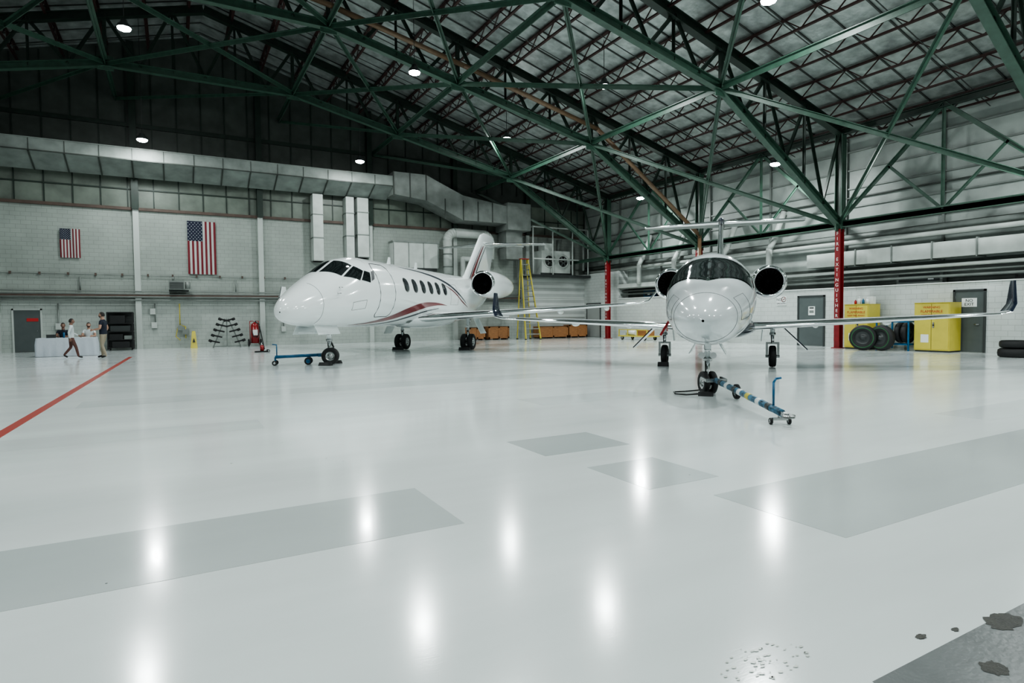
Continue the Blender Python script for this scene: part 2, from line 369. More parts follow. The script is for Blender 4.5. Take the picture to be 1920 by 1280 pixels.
b.box((11.45,35.1,6.02),(14.45,35.95,6.1),M_duct);b.box((11.6,35.2,4.3),(14.3,35.9,4.5),M_frame)
for x in (11.8,14.1): b.beam((x,35.9,3.86),(x,35.25,4.35),.06,.06,M_frame)
b.build('hvac_unit')
b=MB()
def arc(c,r,a0,a1,n=8,y=35.35): return [(c[0]+r*math.cos(math.radians(a0+(a1-a0)*i/n)),y,c[1]+r*math.sin(math.radians(a0+(a1-a0)*i/n))) for i in range(n+1)]
b.pipe([(15.1,35.35,4.2)]+arc((15.6,6.3),.5,180,90,5)+arc((17.6,6.3),.5,90,0,5)+[(18.1,35.35,5.2)],.29,M_ductw,16)
for z in (4.6,5.4): b.cyl((15.1,35.35,z),(15.1,35.35,z+.06),.32,M_duct,16)
b.pipe([(16.2,35.5,3.0),(16.2,35.5,5.2),(18.3,35.5,5.2)],.16,M_ductw,12)
b.build('ventilation_pipe')
# enclosure + platform
b=MB();b.box((20.8,35.0,0),(25.4,36.0,4.1),M_wall2);b.box((20.6,34.2,4.1),(25.35,36,4.25),M_frame)
for z in (1.4,2.7): b.box((20.78,34.96,z),(25.4,35.0,z+.05),M_plain)
b.build('wall_enclosure')
b=MB()
for x in (20.75,22.3,23.9,25.2): b.cyl((x,34.3,4.25),(x,34.3,7.4),.05,M_ductw,8)
for z in (5.3,7.4): b.cyl((20.75,34.3,z),(25.2,34.3,z),.05,M_ductw,8)
b.cyl((20.75,34.3,7.4),(20.75,35.9,7.4),.05,M_ductw,8)
b.pipe([(23.9,34.3,7.4),(24.8,34.3,6.6),(24.8,34.3,4.6)],.09,M_duct,8)
b.build('platform_railing')
b=MB();b.box((21.6,34.6,4.3),(23.9,35.8,5.9),M_ductw)
for x in (22.2,23.3):
    b.lathe([(0,.42),(-.08,.45),(-.08,.38),(0,.36)],(x,34.6,5.2),(0,1,0),M_ductw,24);b.cyl((x,34.62,5.2),(x,34.57,5.2),.36,M_black,24)
    for k in range(6):
        a=k*math.pi/3;b.beam((x,34.55,5.2),(x+.35*math.cos(a),34.55,5.2+.35*math.sin(a)),.03,.1,M_steel)
b.box((21.9,34.7,5.9),(22.6,35.5,6.4),M_ductw);b.box((21.5,34.55,4.28),(24,34.6,4.4),M_frame);b.cyl((23.2,35,5.9),(23.2,35,6.7),.14,M_duct,12)
b.build('compressor_unit')
b=MB()
for x in (20.35,20.5): b.cyl((x,35.6,2.9),(x,35.6,7),.05,M_duct,8)
b.pipe([(9.5,35.6,3.2),(11.0,35.6,3.2),(11.0,35.6,4.3)],.1,M_ductw);b.build('wall_north_pipes')

# doors
def door_e(name,y0,y1,h=2.3,m=M_door):
    e=empty(name,(XL,(y0+y1)/2,0));w=abs(y1-y0)/2;b=MB()
    b.box((-.03,-w+.06,.02),(-.005,w-.06,h-.06),m);b.box((-.06,-w,0),(-.002,-w+.07,h),M_frame);b.box((-.06,w-.07,0),(-.002,w,h),M_frame);b.box((-.06,-w,h-.07),(-.002,w,h),M_frame)
    b.cyl((-.03,-w+.2,1.02),(-.1,-w+.2,1.02),.02,M_steel,8);b.cyl((-.1,-w+.2,1.02),(-.1,-w+.34,1.02),.015,M_steel,8)
    for z in (.3,1.1,1.95): b.box((-.045,w-.09,z),(-.03,w-.05,z+.12),M_steel)
    b.build('door_leaf',e);return e
e=door_e('door_1',10.65,11.7);b=MB();b.box((-.045,-.24,1.66),(-.03,.24,1.98),M_sign);b.build('sign_plate',e)
text('sign_text','NO\nEXIT',.15,(-.05,0,1.84),'-x',M_black,e)
e=door_e('door_2',16.8,18.15);b=MB();b.box((-.045,-.2,1.4),(-.03,.12,1.8),M_sign);b.box((-.05,-.15,1.7),(-.045,.07,1.76),M_frame);b.box((-.05,-.15,1.5),(-.045,.07,1.62),M_duct);b.build('sign_plate',e)
door_e('door_3',33.1,34.7,2.35,mat('door_light',(.35,.37,.36),.5))
e=empty('door_4',(-6.1,YN,0));b=MB();b.box((-.5,-.035,.02),(.5,-.005,1.98),M_door)
for a in ((-.57,-.06,0,-.5,-.002,2.05),(.5,-.06,0,.57,-.002,2.05),(-.57,-.06,1.98,.57,-.002,2.06)): b.box(a[:3],a[3:],M_plain)
b.cyl((.38,-.035,1.0),(.38,-.1,1.0),.02,M_steel,8);b.box((-.02,-.05,1.45),(.42,-.036,1.6),M_signred);b.build('door_leaf',e)
# no smoking sign
e=empty('no_smoking_sign',(XL-.02,19.02,2.1));b=MB();b.box((-.01,-.27,-.22),(.008,.27,.22),M_sign)
b.lathe([(0,.13),(.004,.13),(.004,.10),(0,.10)],(-.014,-.12,.06),(1,0,0),M_signred,24)
b.beam((-.016,-.2,.14),(-.016,-.04,-.02),.006,.03,M_signred,up=(1,0,0));b.box((-.015,-.2,.05),(-.012,-.05,.07),M_black);b.build('sign_plate',e)
text('sign_text_no','NO',.17,(-.014,.13,0.0),'-x',M_black,e);text('sign_text_smoking','SMOKING',.115,(-.014,0,-.17),'-x',M_black,e)

# ---------------------------------------------------------------- flags
def flag(name,x0,x1,z0,z1):
    e=empty(name,(x0,YN-.04,z0));w=x1-x0;h=z1-z0;b=MB();n=13;R=24
    def wv(x,z): return -.05-.02*math.sin(x/w*9+z)-.01*math.sin(z*3)
    ux=w*7/13;uz=h*.6
    for i in range(n):
        xa,xb=i*w/n,(i+1)*w/n
        rows=[[(x,wv(x,h*k/R),h*k/R) for x in (xa,(xa+xb)/2,xb)] for k in range(R+1)]
        mm=M_fr if i%2==0 else M_fw
        b.grid(rows,mm,matfn=(lambda r,c,mm=mm,xa=xa:(M_fb if (xa<ux-.001 and h*r/R>=uz-.001) else mm)))
    for r in range(9):
        cnt=6 if r%2==0 else 5
        for c in range(cnt):
            cz=uz+(h-uz)*((c+.5)/6 if cnt==6 else (c+1)/6);cx=ux*(r+.6)/9.2;rr=ux*.045
            p=[]
            for k in range(10):
                a=math.pi/2+k*math.pi/5;q=rr if k%2==0 else rr*.4;p.append((cx+q*math.cos(a),wv(cx,cz)-.012,cz+q*math.sin(a)))
            b.face(p,M_fw)
    b.build('flag_cloth',e)
flag('american_flag',-4.73,-3.93,4.5,5.89);flag('american_flag',.66,1.99,3.85,6.62)

# ---------------------------------------------------------------- lamps
def lamp(x,y,z,power=290):
    e=empty('high_bay_lamp',(x,y,z));b=MB()
    b.lathe([(.28,.001),(.28,.1),(.16,.13),(.12,.2),(.02,.24),(0,.24),(0,.2)],(0,0,0),(0,0,1),M_frame,24)
    b.cyl((0,0,.28),(0,0,zr(x)-z-.15),.012,M_black,6);b.build('lamp_housing',e)
    b=MB();b.lathe([(.01,.22),(-.05,.2),(-.09,.12),(-.1,.001)],(0,0,0),(0,0,1),M_lamp,24);b.build('lamp_lens',e)
    l=bpy.data.lights.new('lamp_light','AREA');l.shape='DISK';l.size=.4;l.energy=power;l.color=(.91,1,.985)
    o=bpy.data.objects.new('lamp_light',l);col.objects.link(o);o.parent=e;o.location=(0,0,-.12)
LP=[(15.1,27.5,10.6),(15,19.3,10.5),(15.2,11.9,10.5),(15.1,4.2,10.5),(15.1,-4,10.5),(8.4,22.7,11),(8.2,14.5,11),(8.2,6.5,11),(8.2,-2,11),
(-1.3,25.7,11.8),(-1.3,17,11.8),(-1.3,8,11.8),(-1.3,-2,11.8),(22.8,26.1,8),(23,17.6,8),(23,7.3,8),(23,-1,8),(-9.5,18,11),(-9.5,6,11)]
for p in LP: lamp(*p)  # includes lamps added out of view so the floor is evenly lit
lamp(-1.1,32.6,9.7,190);lamp(8.7,31.9,9.7,190)

# ---------------------------------------------------------------- aircraft
def pchip(xs,ys):
    n=len(xs);d=[(ys[i+1]-ys[i])/(xs[i+1]-xs[i]) for i in range(n-1)];m=[0]*n;m[0]=d[0];m[-1]=d[-1]
    for i in range(1,n-1):
        m[i]=0 if d[i-1]*d[i]<=0 else 2*d[i-1]*d[i]/(d[i-1]+d[i])
    def f(x):
        x=min(max(x,xs[0]),xs[-1]);i=0
        while i<n-2 and x>xs[i+1]: i+=1
        h=xs[i+1]-xs[i];t=(x-xs[i])/h
        return (2*t**3-3*t*t+1)*ys[i]+(t**3-2*t*t+t)*h*m[i]+(-2*t**3+3*t*t)*ys[i+1]+(t**3-t*t)*h*m[i+1]
    return f
class Fus:
    def __init__(s,tab):
        xs=[t[0] for t in tab];s.L=xs[-1];s.zc=pchip(xs,[t[1] for t in tab]);s.w=pchip(xs,[t[2] for t in tab]);s.u=pchip(xs,[t[3] for t in tab]);s.d=pchip(xs,[t[4] for t in tab])
    def P(s,x,deg,off=0):
        th=math.radians(deg);c=math.cos(th);sn=math.sin(th);w=s.w(x)+off;h=(s.u(x) if c>0 else s.d(x))+off
        return (x,w*sn,s.zc(x)+h*c)
    def body(s,b,m,matfn=None,ns=90,nt=48):
        a=s.L*.5**1.7;k=ns//2
        ss=[s.L*(i/ns)**1.7 for i in range(k)]+[a+(s.L-a)*(i-k)/(ns-k) for i in range(k,ns+1)]
        rows=[[s.P(x,360*j/nt) for j in range(nt)] for x in ss]
        b.grid(rows,m,True,True,(lambda i,j:matfn(ss[i],360*(j+.5)/nt)) if matfn else None)
    def patch(s,b,q,m,off=.008,n=10):
        (a0,a1),(b0,b1),(c0,c1),(d0,d1)=q
        rows=[]
        for i in range(n+1):
            u=i/n;r=[]
            for j in range(n+1):
                v=j/n
                x=(a0*(1-v)+b0*v)*(1-u)+(d0*(1-v)+c0*v)*u;t=(a1*(1-v)+b1*v)*(1-u)+(d1*(1-v)+c1*v)*u
                r.append(s.P(x,t,off))
            rows.append(r)
        b.grid(rows,m)
    def oval(s,b,x0,t0,rx,rt,m,off=.01,n=20,p=2.6):
        c=s.P(x0,t0,off);pts=[]
        for i in range(n):
            a=2*math.pi*i/n;ca,sa=math.cos(a),math.sin(a)
            k=(abs(ca)**p+abs(sa)**p)**(-1/p);pts.append(s.P(x0+rx*ca*k,t0+rt*sa*k,off))
        for i in range(n): b.face([c,pts[i],pts[(i+1)%n]],m,True)
    def ribbon(s,b,path,m,off=.006,sub=10):
        xs=[p[0] for p in path];ft=pchip(xs,[p[1] for p in path]);fw=pchip(xs,[p[2] for p in path]);N=sub*(len(path)-1);rows=[]
        for i in range(N+1):
            x=xs[0]+(xs[-1]-xs[0])*i/N;t=ft(x);w=fw(x);rows.append([s.P(x,t-w/2+w*k/3,off) for k in range(4)])
        b.grid(rows,m)
    def outline(s,b,pts,m,r=.008):
        for a,c in zip(pts,pts[1:]):
            n=6
            for i in range(n):
                p=s.P(a[0]+(c[0]-a[0])*i/n,a[1]+(c[1]-a[1])*i/n,.003);q=s.P(a[0]+(c[0]-a[0])*(i+1)/n,a[1]+(c[1]-a[1])*(i+1)/n,.003)
                b.cyl(p,q,r,m,5,caps=False)
AF=[(1,0),(.9,.012),(.75,.03),(.55,.048),(.35,.058),(.2,.055),(.1,.044),(.04,.03),(.012,.016),(0,0),(.012,-.014),(.04,-.024),(.1,-.033),(.2,-.038),(.4,-.036),(.6,-.026),(.8,-.013),(1,0)]
def surf(b,secs,m,le=None,matfn=None,sub=4,tips=(True,True)):
    S=[]
    for a,c in zip(secs,secs[1:]):
        for k in range(sub):
            t=k/sub;S.append((V(a[0]).lerp(V(c[0]),t),a[1]*(1-t)+c[1]*t,a[2]*(1-t)+c[2]*t,V(a[3]).lerp(V(c[3]),t).normalized()))
    a=secs[-1];S.append((V(a[0]),a[1],a[2],V(a[3]).normalized()))
    rows=[[p+V((1,0,0))*c*x+nn*c*t*y for x,y in AF] for p,c,t,nn in S]
    def mf(i,j):
        if le and AF[j][0]<=.1 and AF[j+1][0]<=.1: return le
        if matfn:
            r=rows[i][j]
            return matfn(r)
        return m
    b.grid(rows,m,False,True,mf)
    if tips[0]: b.face(rows[0],m)
    if tips[1]: b.face(list(reversed(rows[-1])),m)
def nacelle(b,x,y,z,r,L,m):
    o=(x,y,z);ax=(1,0,0)
    b.lathe([(.28*r,.78*r),(.08*r,.78*r),(0,.82*r),(-.02*r,.88*r),(.04*r,.95*r),(.16*r,.99*r)],o,ax,M_chrome,40)
    b.lathe([(.16*r,.99*r),(.6*r,1.05*r),(L*.4,1.08*r),(L*.7,.98*r),(L*.92,.78*r),(L,.66*r),(L,.62*r),(L*.8,.6*r)],o,ax,m,40)
    b.lathe([(.28*r,.78*r),(.9*r,.8*r),(1.2*r,.8*r)],o,ax,M_fan,40)
    b.lathe([(1.2*r,.8*r),(1.2*r,.001)],o,ax,M_black,40)
    b.lathe([(.55*r,.001),(.62*r,.06*r),(.8*r,.17*r),(1.0*r,.25*r),(1.15*r,.27*r)],o,ax,M_fan,24)
    for k in range(22):
        a=2*math.pi*k/22;pa=[]
        for rr,xx,dd in ((.24*r,.95*r,0),(.78*r,.92*r,0),(.78*r,1.12*r,.16),(.24*r,1.12*r,.5)):
            pa.append((x+xx,y+rr*math.cos(a+dd),z+rr*math.sin(a+dd)))
        b.face(pa,M_fan)
    b.lathe([(L*.8,.6*r),(L*.8,.35*r),(L*.98,.3*r),(L*1.12,.05*r),(L*1.13,.001)],o,ax,M_steel,24)
def gear(b,x,y,ztop,r,w,twin,rake=0,strut=.06,ax=(0,1,0)):
    za=r;gap=w*.75;A=V(ax).normalized();c=V((x,y,za))
    if twin:
        for s in (-1,1): b.wheel(tuple(c+A*gap*s),tuple(A),r,w)
        b.cyl(c-A*gap,c+A*gap,.04,M_steel,10)
    else:
        b.wheel((x,y,za),(0,1,0),r,w);b.cyl((x,y-w,za),(x,y+w,za),.04,M_steel,10)
        b.beam((x,y-w*.8,za),(x,y-w*.8,za+r*1.2),.05,.06,M_steel);b.beam((x,y+w*.8,za),(x,y+w*.8,za+r*1.2),.05,.06,M_steel);b.box((x-.05,y-w*.95,za+r*1.12),(x+.05,y+w*.95,za+r*1.3),M_steel)
    z0=za if twin else za+r*1.2
    zm=z0+(ztop-z0)*.45
    b.cyl((x,y,z0),(x-rake*.5,y,zm),strut*.7,M_chrome,12);b.cyl((x-rake*.5,y,zm),(x-rake,y,ztop),strut,M_white,12)
    b.cyl((x-rake*.5,y,zm-.02),(x-rake*.5,y,zm+.05),strut*1.35,M_steel,12)
    b.beam((x+.02,y,z0+.05),(x+.2,y,(z0+zm)/2+.03),.06,.03,M_steel);b.beam((x+.2,y,(z0+zm)/2+.03),(x+.03,y,zm),.06,.03,M_steel)
    b.cyl((x-.02,y,zm+.08),(x+.5,y,ztop),.028,M_steel,8)
    b.cyl((x-.06,y+.03,z0),(x-rake,y+.06,ztop),.01,M_black,6)
    b.ball((x-.1,y,zm+.18),(.05,.06,.05),M_chrome,6,10)
def plate(b,p,q,h,t,m,dirv):
    p=V(p);q=V(q);d=V(dirv)*h;n=(q-p).cross(d).normalized()*t
    b.hexa([p,q,q+d,p+d,p+n,q+n,q+d+n,p+d+n],m)
def chock(b,x,y,w=.5,h=.13):
    b.hexa([(x-.1,y-w/2,0),(x+.1,y-w/2,0),(x+.1,y+w/2,0),(x-.1,y+w/2,0),(x-.03,y-w/2,h),(x+.03,y-w/2,h),(x+.03,y+w/2,h),(x-.03,y+w/2,h)],M_rubber)

# ---- left jet
J1=empty('business_jet',(2.52,17.68,0),math.radians(46))
F1=Fus([(0,1.64,.02,.02,.02),(.06,1.64,.19,.17,.17),(.22,1.67,.36,.31,.30),(.6,1.74,.57,.49,.46),(1.2,1.85,.80,.70,.63),(2.0,1.98,.99,.96,.80),(2.9,2.12,1.11,1.23,.95),(3.6,2.21,1.16,1.27,1.05),(4.5,2.28,1.19,1.22,1.12),(6,2.3,1.2,1.2,1.15),(12,2.3,1.2,1.2,1.15),(14,2.38,1.1,1.13,1.09),(16,2.6,.86,.92,.9),(18,2.9,.52,.6,.6),(20,3.2,.16,.22,.2),(20.7,3.26,.02,.02,.02)])
b=MB();F1.body(b,M_white);b.build('fuselage',J1)
b=MB()
for sgn in (1,-1):
    F1.patch(b,[(1.86,3*sgn),(2.12,41*sgn),(2.83,34*sgn),(2.7,3*sgn)],M_glass)
    F1.patch(b,[(2.16,44*sgn),(2.72,63*sgn),(3.12,49*sgn),(2.88,36*sgn)],M_glass)
    F1.patch(b,[(2.80,63*sgn),(3.22,70*sgn),(3.42,54*sgn),(3.18,49*sgn)],M_glass)
    F1.patch(b,[(3.3,68*sgn),(3.5,66*sgn),(3.75,50*sgn),(3.5,53*sgn)],M_line)
b.build('windshield',J1)
b=MB()
for sgn in (1,-1):
    for k in range(6):
        x=5.75+k*.76;F1.oval(b,x,73*sgn,.215,13,M_steel,.006);F1.oval(b,x,73*sgn,.17,11,M_win,.012)
b.build('cabin_windows',J1)
b=MB();D=[(3.85,-35),(4.65,-35),(4.78,-45),(4.78,-128),(4.68,-134),(3.85,-134),(3.72,-128),(3.72,-45),(3.85,-35)]
F1.outline(b,D,M_line,.012);b.build('cabin_door_outline',J1)
b=MB()
F1.outline(b,[(1.1,-10),(1.05,-50),(1.0,-100),(1.05,-150)],M_line,.004);F1.outline(b,[(2.2,-95),(2.9,-95),(2.9,-112),(2.2,-112),(2.2,-95)],M_line,.004)
F1.outline(b,[(10.2,-60),(10.2,-105),(11.1,-105),(11.1,-60),(10.2,-60)],M_line,.004)
for x in (3.0,5,7,9,11): F1.outline(b,[(x+.6,0),(x+.6,-34)],M_line,.002)
b.build('panel_lines',J1)
b=MB()
for sg in (-1,1):
    F1.ribbon(b,[(2.9,sg*158,1),(3.8,sg*152,6),(4.8,sg*141,12),(5.8,sg*126,16),(6.8,sg*114,15),(7.8,sg*107,10),(8.8,sg*105,5),(9.8,sg*107,.5)],M_stripe)
    F1.ribbon(b,[(3.0,sg*164,.5),(4.2,sg*161,3),(5.4,sg*150,5),(6.6,sg*134,5),(7.8,sg*121,3),(9.0,sg*114,1)],M_stripeg,.005)
    F1.ribbon(b,[(6.2,sg*30,.5),(7.6,sg*34,4),(9.0,sg*44,7),(10.2,sg*60,7),(11.4,sg*84,4),(12.2,sg*100,1)],M_stripeg)
    F1.ribbon(b,[(9.6,sg*62,.5),(10.6,sg*76,3),(11.6,sg*96,3),(12.6,sg*110,.5)],M_stripe,.005)
b.build('livery_stripes',J1)
b=MB()
for s in (1,-1):
    surf(b,[((7.3,s*.6,1.42),4.6,1.1,(0,0,1)),((8.1,s*1.6,1.47),3.5,1.05,(0,0,1)),((10.3,s*5.2,1.72),2.2,1,(0,0,1)),((12.6,s*9.1,2.0),1.2,.95,(0,0,1)),((12.9,s*9.45,2.1),1.05,.9,(0,-s*.5,.8)),((13.35,s*9.75,2.5),.8,.9,(0,-s,.2)),((13.9,s*9.95,3.2),.42,.9,(0,-s,.1))],M_white,M_chrome,sub=5)
    for yy in (3.2,5.6,7.6):
        t=(yy-1.6)/7.5;xx=8.1+t*4.5;b.ball((xx+3.5*(1-t)+1.2*t-.3,s*yy,1.4+t*.5),(.75,.1,.12),M_white,8,10)
b.build('wings',J1)
b=MB();b.ball((9.7,0,1.42),(3.0,1.25,.42),M_white,16,32);F1.oval(b,7.3,-150,.4,5,M_duct,.02);b.build('wing_fairing',J1)
b=MB();surf(b,[((14.2,0,3.1),5.2,.7,(0,1,0)),((15.4,0,3.7),4.3,.75,(0,1,0)),((17.7,0,5.75),3.1,.8,(0,1,0)),((18.1,0,6.08),2.7,.7,(0,1,0)),((18.7,0,6.25),1.8,.4,(0,1,0))],M_white,None,None,sub=8)
b.build('vertical_fin',J1)
b=MB()
for s in (-1,1):      # slim diagonal tail stripes, laid on the fin skin
    for off,wd,mm in ((0,.16,M_stripe),(.42,.09,M_stripeg),(-.30,.06,M_stripeg)):
        pts=[]
        for k in range(9):
            t=k/8;z=3.45+2.0*t;x=15.9+off+ (z-3.45)*1.02+.35*t*t;pts.append((x,z,wd*(1-.6*t)))
        yv=lambda z:.205-.035*(z-3.45)
        b.grid([[(x-w_,s*yv(z),z),(x+w_,s*yv(z),z)] for x,z,w_ in pts],mm)
b.build('tail_stripes',J1)
b=MB()
for s in (1,-1): surf(b,[((18.6,s*.02,5.62),2.0,.9,(0,0,1)),((19.8,s*3.25,5.66),.95,.9,(0,0,1))],M_white,M_chrome)
b.ball((19.4,0,5.65),(1.5,.16,.16),M_white,10,14)
b.build('horizontal_stabilizer',J1)
for s in (1,-1):
    b=MB();nacelle(b,12.5,s*1.87,3.02,.61,4.3,M_white)
    surf(b,[((13.4,s*.7,2.85),2.6,1,(0,0,1)),((13.4,s*1.4,2.95),2.4,1,(0,0,1))],M_white);b.build('engine',J1)
b=MB();gear(b,2.5,0,1.35,.27,.15,True,rake=.1,strut=.075,ax=(.89,.46,0))
gear(b,11.2,1.6,1.5,.36,.22,True);gear(b,11.2,-1.6,1.5,.36,.22,True)
for s in (1,-1):
    plate(b,(10.8,s*2.0,1.4),(11.6,s*2.0,1.4),.75,.02,M_white,(0,s*.45,-.89))
b.box((1.2,-.25,1.0),(2.0,.25,1.06),M_white)
plate(b,(1.2,-.27,1.3),(2.4,-.27,1.3),.36,.02,M_white,(0,-.45,-.89));plate(b,(1.2,.27,1.3),(2.4,.27,1.3),.36,.02,M_white,(0,.45,-.89))
chock(b,2.05,-.1,.4,.1);chock(b,2.95,.1,.4,.1);chock(b,10.7,-1.6);chock(b,10.7,1.6)
b.build('landing_gear',J1)
b=MB()
for x,t in ((1.6,-70),(1.75,-60)): 
    p=F1.P(x,t);b.cyl(p,(p[0]-.02,p[1]-.1,p[2]),.012,M_steel,6);b.cyl((p[0]+.02,p[1]-.1,p[2]),(p[0]-.18,p[1]-.1,p[2]),.012,M_steel,6)
for x in (6.5,9): surf(b,[((x,0,3.46),.35,.6,(0,1,0)),((x+.15,0,3.77),.18,.6,(0,1,0))],M_white)
b.build('antennas',J1)

# ---- right jet
J2=empty('business_jet',(7.1,6.7,0),math.radians(40.7))
F2=Fus([(0,1.36,.02,.02,.02),(.05,1.36,.14,.12,.12),(.18,1.37,.26,.22,.22),(.5,1.40,.42,.34,.34),(1.0,1.45,.57,.44,.49),(1.8,1.55,.73,.53,.65),(2.4,1.63,.81,.69,.73),(3.0,1.72,.86,.86,.80),(3.6,1.79,.885,.95,.86),(4.5,1.83,.9,.96,.88),(9,1.84,.9,.95,.88),(10.5,1.93,.83,.88,.84),(12,2.12,.62,.68,.64),(13.6,2.35,.34,.4,.4),(15,2.52,.1,.14,.14),(15.3,2.55,.02,.02,.02)])
b=MB();F2.body(b,M_grey,lambda s,t:(M_navy if (s>3.2 and 180-min(95,(s-3.2)*38+22)<t<180+min(95,(s-3.2)*38+22)) else M_grey),ns=110,nt=72);b.build('fuselage',J2)
b=MB()
for g in (1,-1):
    F2.patch(b,[(1.76,0*g),(2.62,71*g),(3.34,58*g),(3.04,0*g)],M_chrome,.004,16)
    F2.patch(b,[(1.84,2.2*g),(2.61,67*g),(3.2,55*g),(2.99,2.2*g)],M_glassr,.012,16)
    F2.patch(b,[(2.72,71*g),(3.25,77*g),(3.6,61*g),(3.32,58*g)],M_chrome,.004)
    F2.patch(b,[(2.78,71*g),(3.23,74*g),(3.54,62*g),(3.32,60*g)],M_glassr,.012)
    for k in range(5): F2.oval(b,5.0+k*.95,72*g,.17,11,M_chrome,.006);F2.oval(b,5.0+k*.95,72*g,.13,9,M_win,.012)
    F2.outline(b,[(1.95,14*g),(2.3,22*g),(2.6,12*g)],M_steel,.007)
b.build('windshield',J2)
b=MB()
F2.outline(b,[(.75,a) for a in range(-180,181,30)],M_line,.0025)
for g in (1,-1): F2.outline(b,[(1.0,g*50),(1.7,g*55),(1.7,g*100),(1.0,g*100),(1.0,g*50)],M_line,.003)
b.build('panel_lines',J2)
b=MB()
for s in (1,-1):
    surf(b,[((6.6,s*.5,1.12),2.7,1.1,(0,0,1)),((7.0,s*1.3,1.15),2.15,1.05,(0,0,1)),((9.2,s*6.9,1.40),.95,.95,(0,0,1)),((9.35,s*7.2,1.46),.85,.9,(0,-s*.4,.9))],M_grey,M_chrome,sub=6,tips=(True,False))
    surf(b,[((9.35,s*7.2,1.46),.85,.9,(0,-s*.4,.9)),((9.6,s*7.38,1.68),.7,.9,(0,-s,.3)),((10.05,s*7.5,2.3),.35,.9,(0,-s,.1))],M_navy,None,sub=4)
    for yy in (2.6,4.4):
        t=(yy-1.3)/5.6;b.ball((7+t*2.2+2.15*(1-t)+.95*t-.2,s*yy,1.1+t*.2),(.5,.07,.09),M_white,8,10)
b.build('wings',J2)
b=MB();b.ball((7.9,0,1.12),(2.6,1.05,.36),M_navy,16,32);b.build('wing_fairing',J2)
b=MB();surf(b,[((10.6,0,2.6),3.9,.8,(0,1,0)),((11.8,0,3.1),2.9,.9,(0,1,0)),((13.5,0,4.75),1.9,.9,(0,1,0))],M_grey,M_chrome,sub=6);b.build('vertical_fin',J2)
b=MB()
for s in (1,-1): surf(b,[((13.5,s*.02,4.8),1.5,1.2,(0,0,1)),((14.4,s*2.85,4.88),.75,1.2,(0,0,1))],M_duct,M_chrome)
b.ball((14.1,0,4.82),(1.15,.14,.15),M_navy,10,14);b.build('horizontal_stabilizer',J2)
for s in (1,-1):
    b=MB();nacelle(b,9.7,s*1.42,2.43,.49,3.0,M_grey)
    surf(b,[((10.3,s*.6,2.3),1.9,1,(0,0,1)),((10.3,s*1.05,2.38),1.8,1,(0,0,1))],M_grey);b.build('engine',J2)
b=MB();gear(b,1.9,0,1.15,.21,.10,True,rake=.12,strut=.06,ax=(-.42,.91,0))
gear(b,8.35,1.45,1.2,.3,.18,False);gear(b,8.35,-1.45,1.2,.3,.18,False)
for s in (1,-1):
    plate(b,(1.75,s*.17,1.0),(2.6,s*.17,1.0),.3,.015,M_grey,(0,s*.5,-.85))
    plate(b,(7.95,s*1.7,1.12),(8.7,s*1.7,1.12),.85,.03,M_navy,(0,s*.7,-.71))
    plate(b,(8.15,s*1.2,1.1),(8.5,s*1.2,1.1),.4,.02,M_grey,(0,-s*.1,-.95))
b.cyl((1.78,-.1,.72),(1.72,-.1,.72),.06,M_chrome,12);b.cyl((1.78,.1,.72),(1.72,.1,.72),.06,M_chrome,12)
chock(b,1.6,.02,.26,.07);chock(b,2.2,0,.26,.07);chock(b,7.95,1.45,.3,.12)
b.pipe([(1.6,.15,.03),(1.5,.35,.02),(1.6,.55,.02),(1.85,.6,.02),(2.0,.4,.02),(2.2,.15,.03)],.014,M_black,6)
b.build('landing_gear',J2)
b=MB();b.beam((4.3,.86,1.45),(4.3,1.12,1.0),.03,.05,M_redp);b.beam((4.3,.98,1.2),(4.6,1.0,1.1),.03,.04,M_redp);b.build('warning_streamer',J2)

# ---------------------------------------------------------------- towbars
e=empty('aircraft_towbar',(0,0,0));b=MB()
A0=V((8.28,7.5,.3));B0=V((6.9,5.15,.16))
b.cyl(A0,B0,.05,M_bluec,14);
for t in (.08,.2,.33,.42,.55,.7,.83): b.cyl(A0.lerp(B0,t),A0.lerp(B0,t+.05),.053,M_sign if t in(.2,.42,.7) else (M_yel if t==.55 else M_frame),14)
d=(B0-A0).normalized();sd=V((d.y,-d.x,0)).normalized()
b.beam(A0-sd*.17,A0+sd*.17,.06,.06,M_steel);b.beam(A0-sd*.17,A0-sd*.17-d*.3,.04,.05,M_steel);b.beam(A0+sd*.17,A0+sd*.17-d*.3,.04,.05,M_steel)
C0=A0.lerp(B0,.1)
for s in (.26,): b.wheel(tuple(C0-sd*s+V((0,0,-.15))),tuple(sd),.13,.08,M_steel);b.cyl(C0,C0-sd*s+V((0,0,-.15)),.02,M_steel,8)
b.beam(B0-d*.02,B0+d*.16,.06,.05,M_steel);b.lathe([(-.02,.08),(.02,.08),(.02,.045),(-.02,.045),(-.02,.08)],tuple(B0+d*.2),(0,0,1),M_steel,20)
b.cyl(B0-d*.06,B0-d*.06+V((0,0,-.08)),.03,M_steel,8);b.beam(B0-d*.06-sd*.1+V((0,0,-.09)),B0-d*.06+sd*.1+V((0,0,-.09)),.05,.03,M_steel)
for s in (-.12,.12): b.wheel(tuple(V((B0-d*.06+sd*s).xy.to_3d())+V((0,0,.045))),tuple(sd),.045,.035,M_steel,16)
h=A0.lerp(B0,.9);b.pipe([h,h+V((0,0,.36)),h+V((0,0,.41))-sd*.03,h+V((0,0,.42))-sd*.1],.016,M_blue,8)
b.build('towbar_frame',e)
e=empty('aircraft_towbar',(0,0,0));b=MB();A0=V((4.0,19.8,.3));B0=V((2.7,20.15,.26))
b.cyl(A0,B0,.05,M_blue,12);d=(B0-A0).normalized();sd=V((d.y,-d.x,0)).normalized()
b.beam(A0-sd*.22,A0+sd*.22,.1,.1,M_blue)
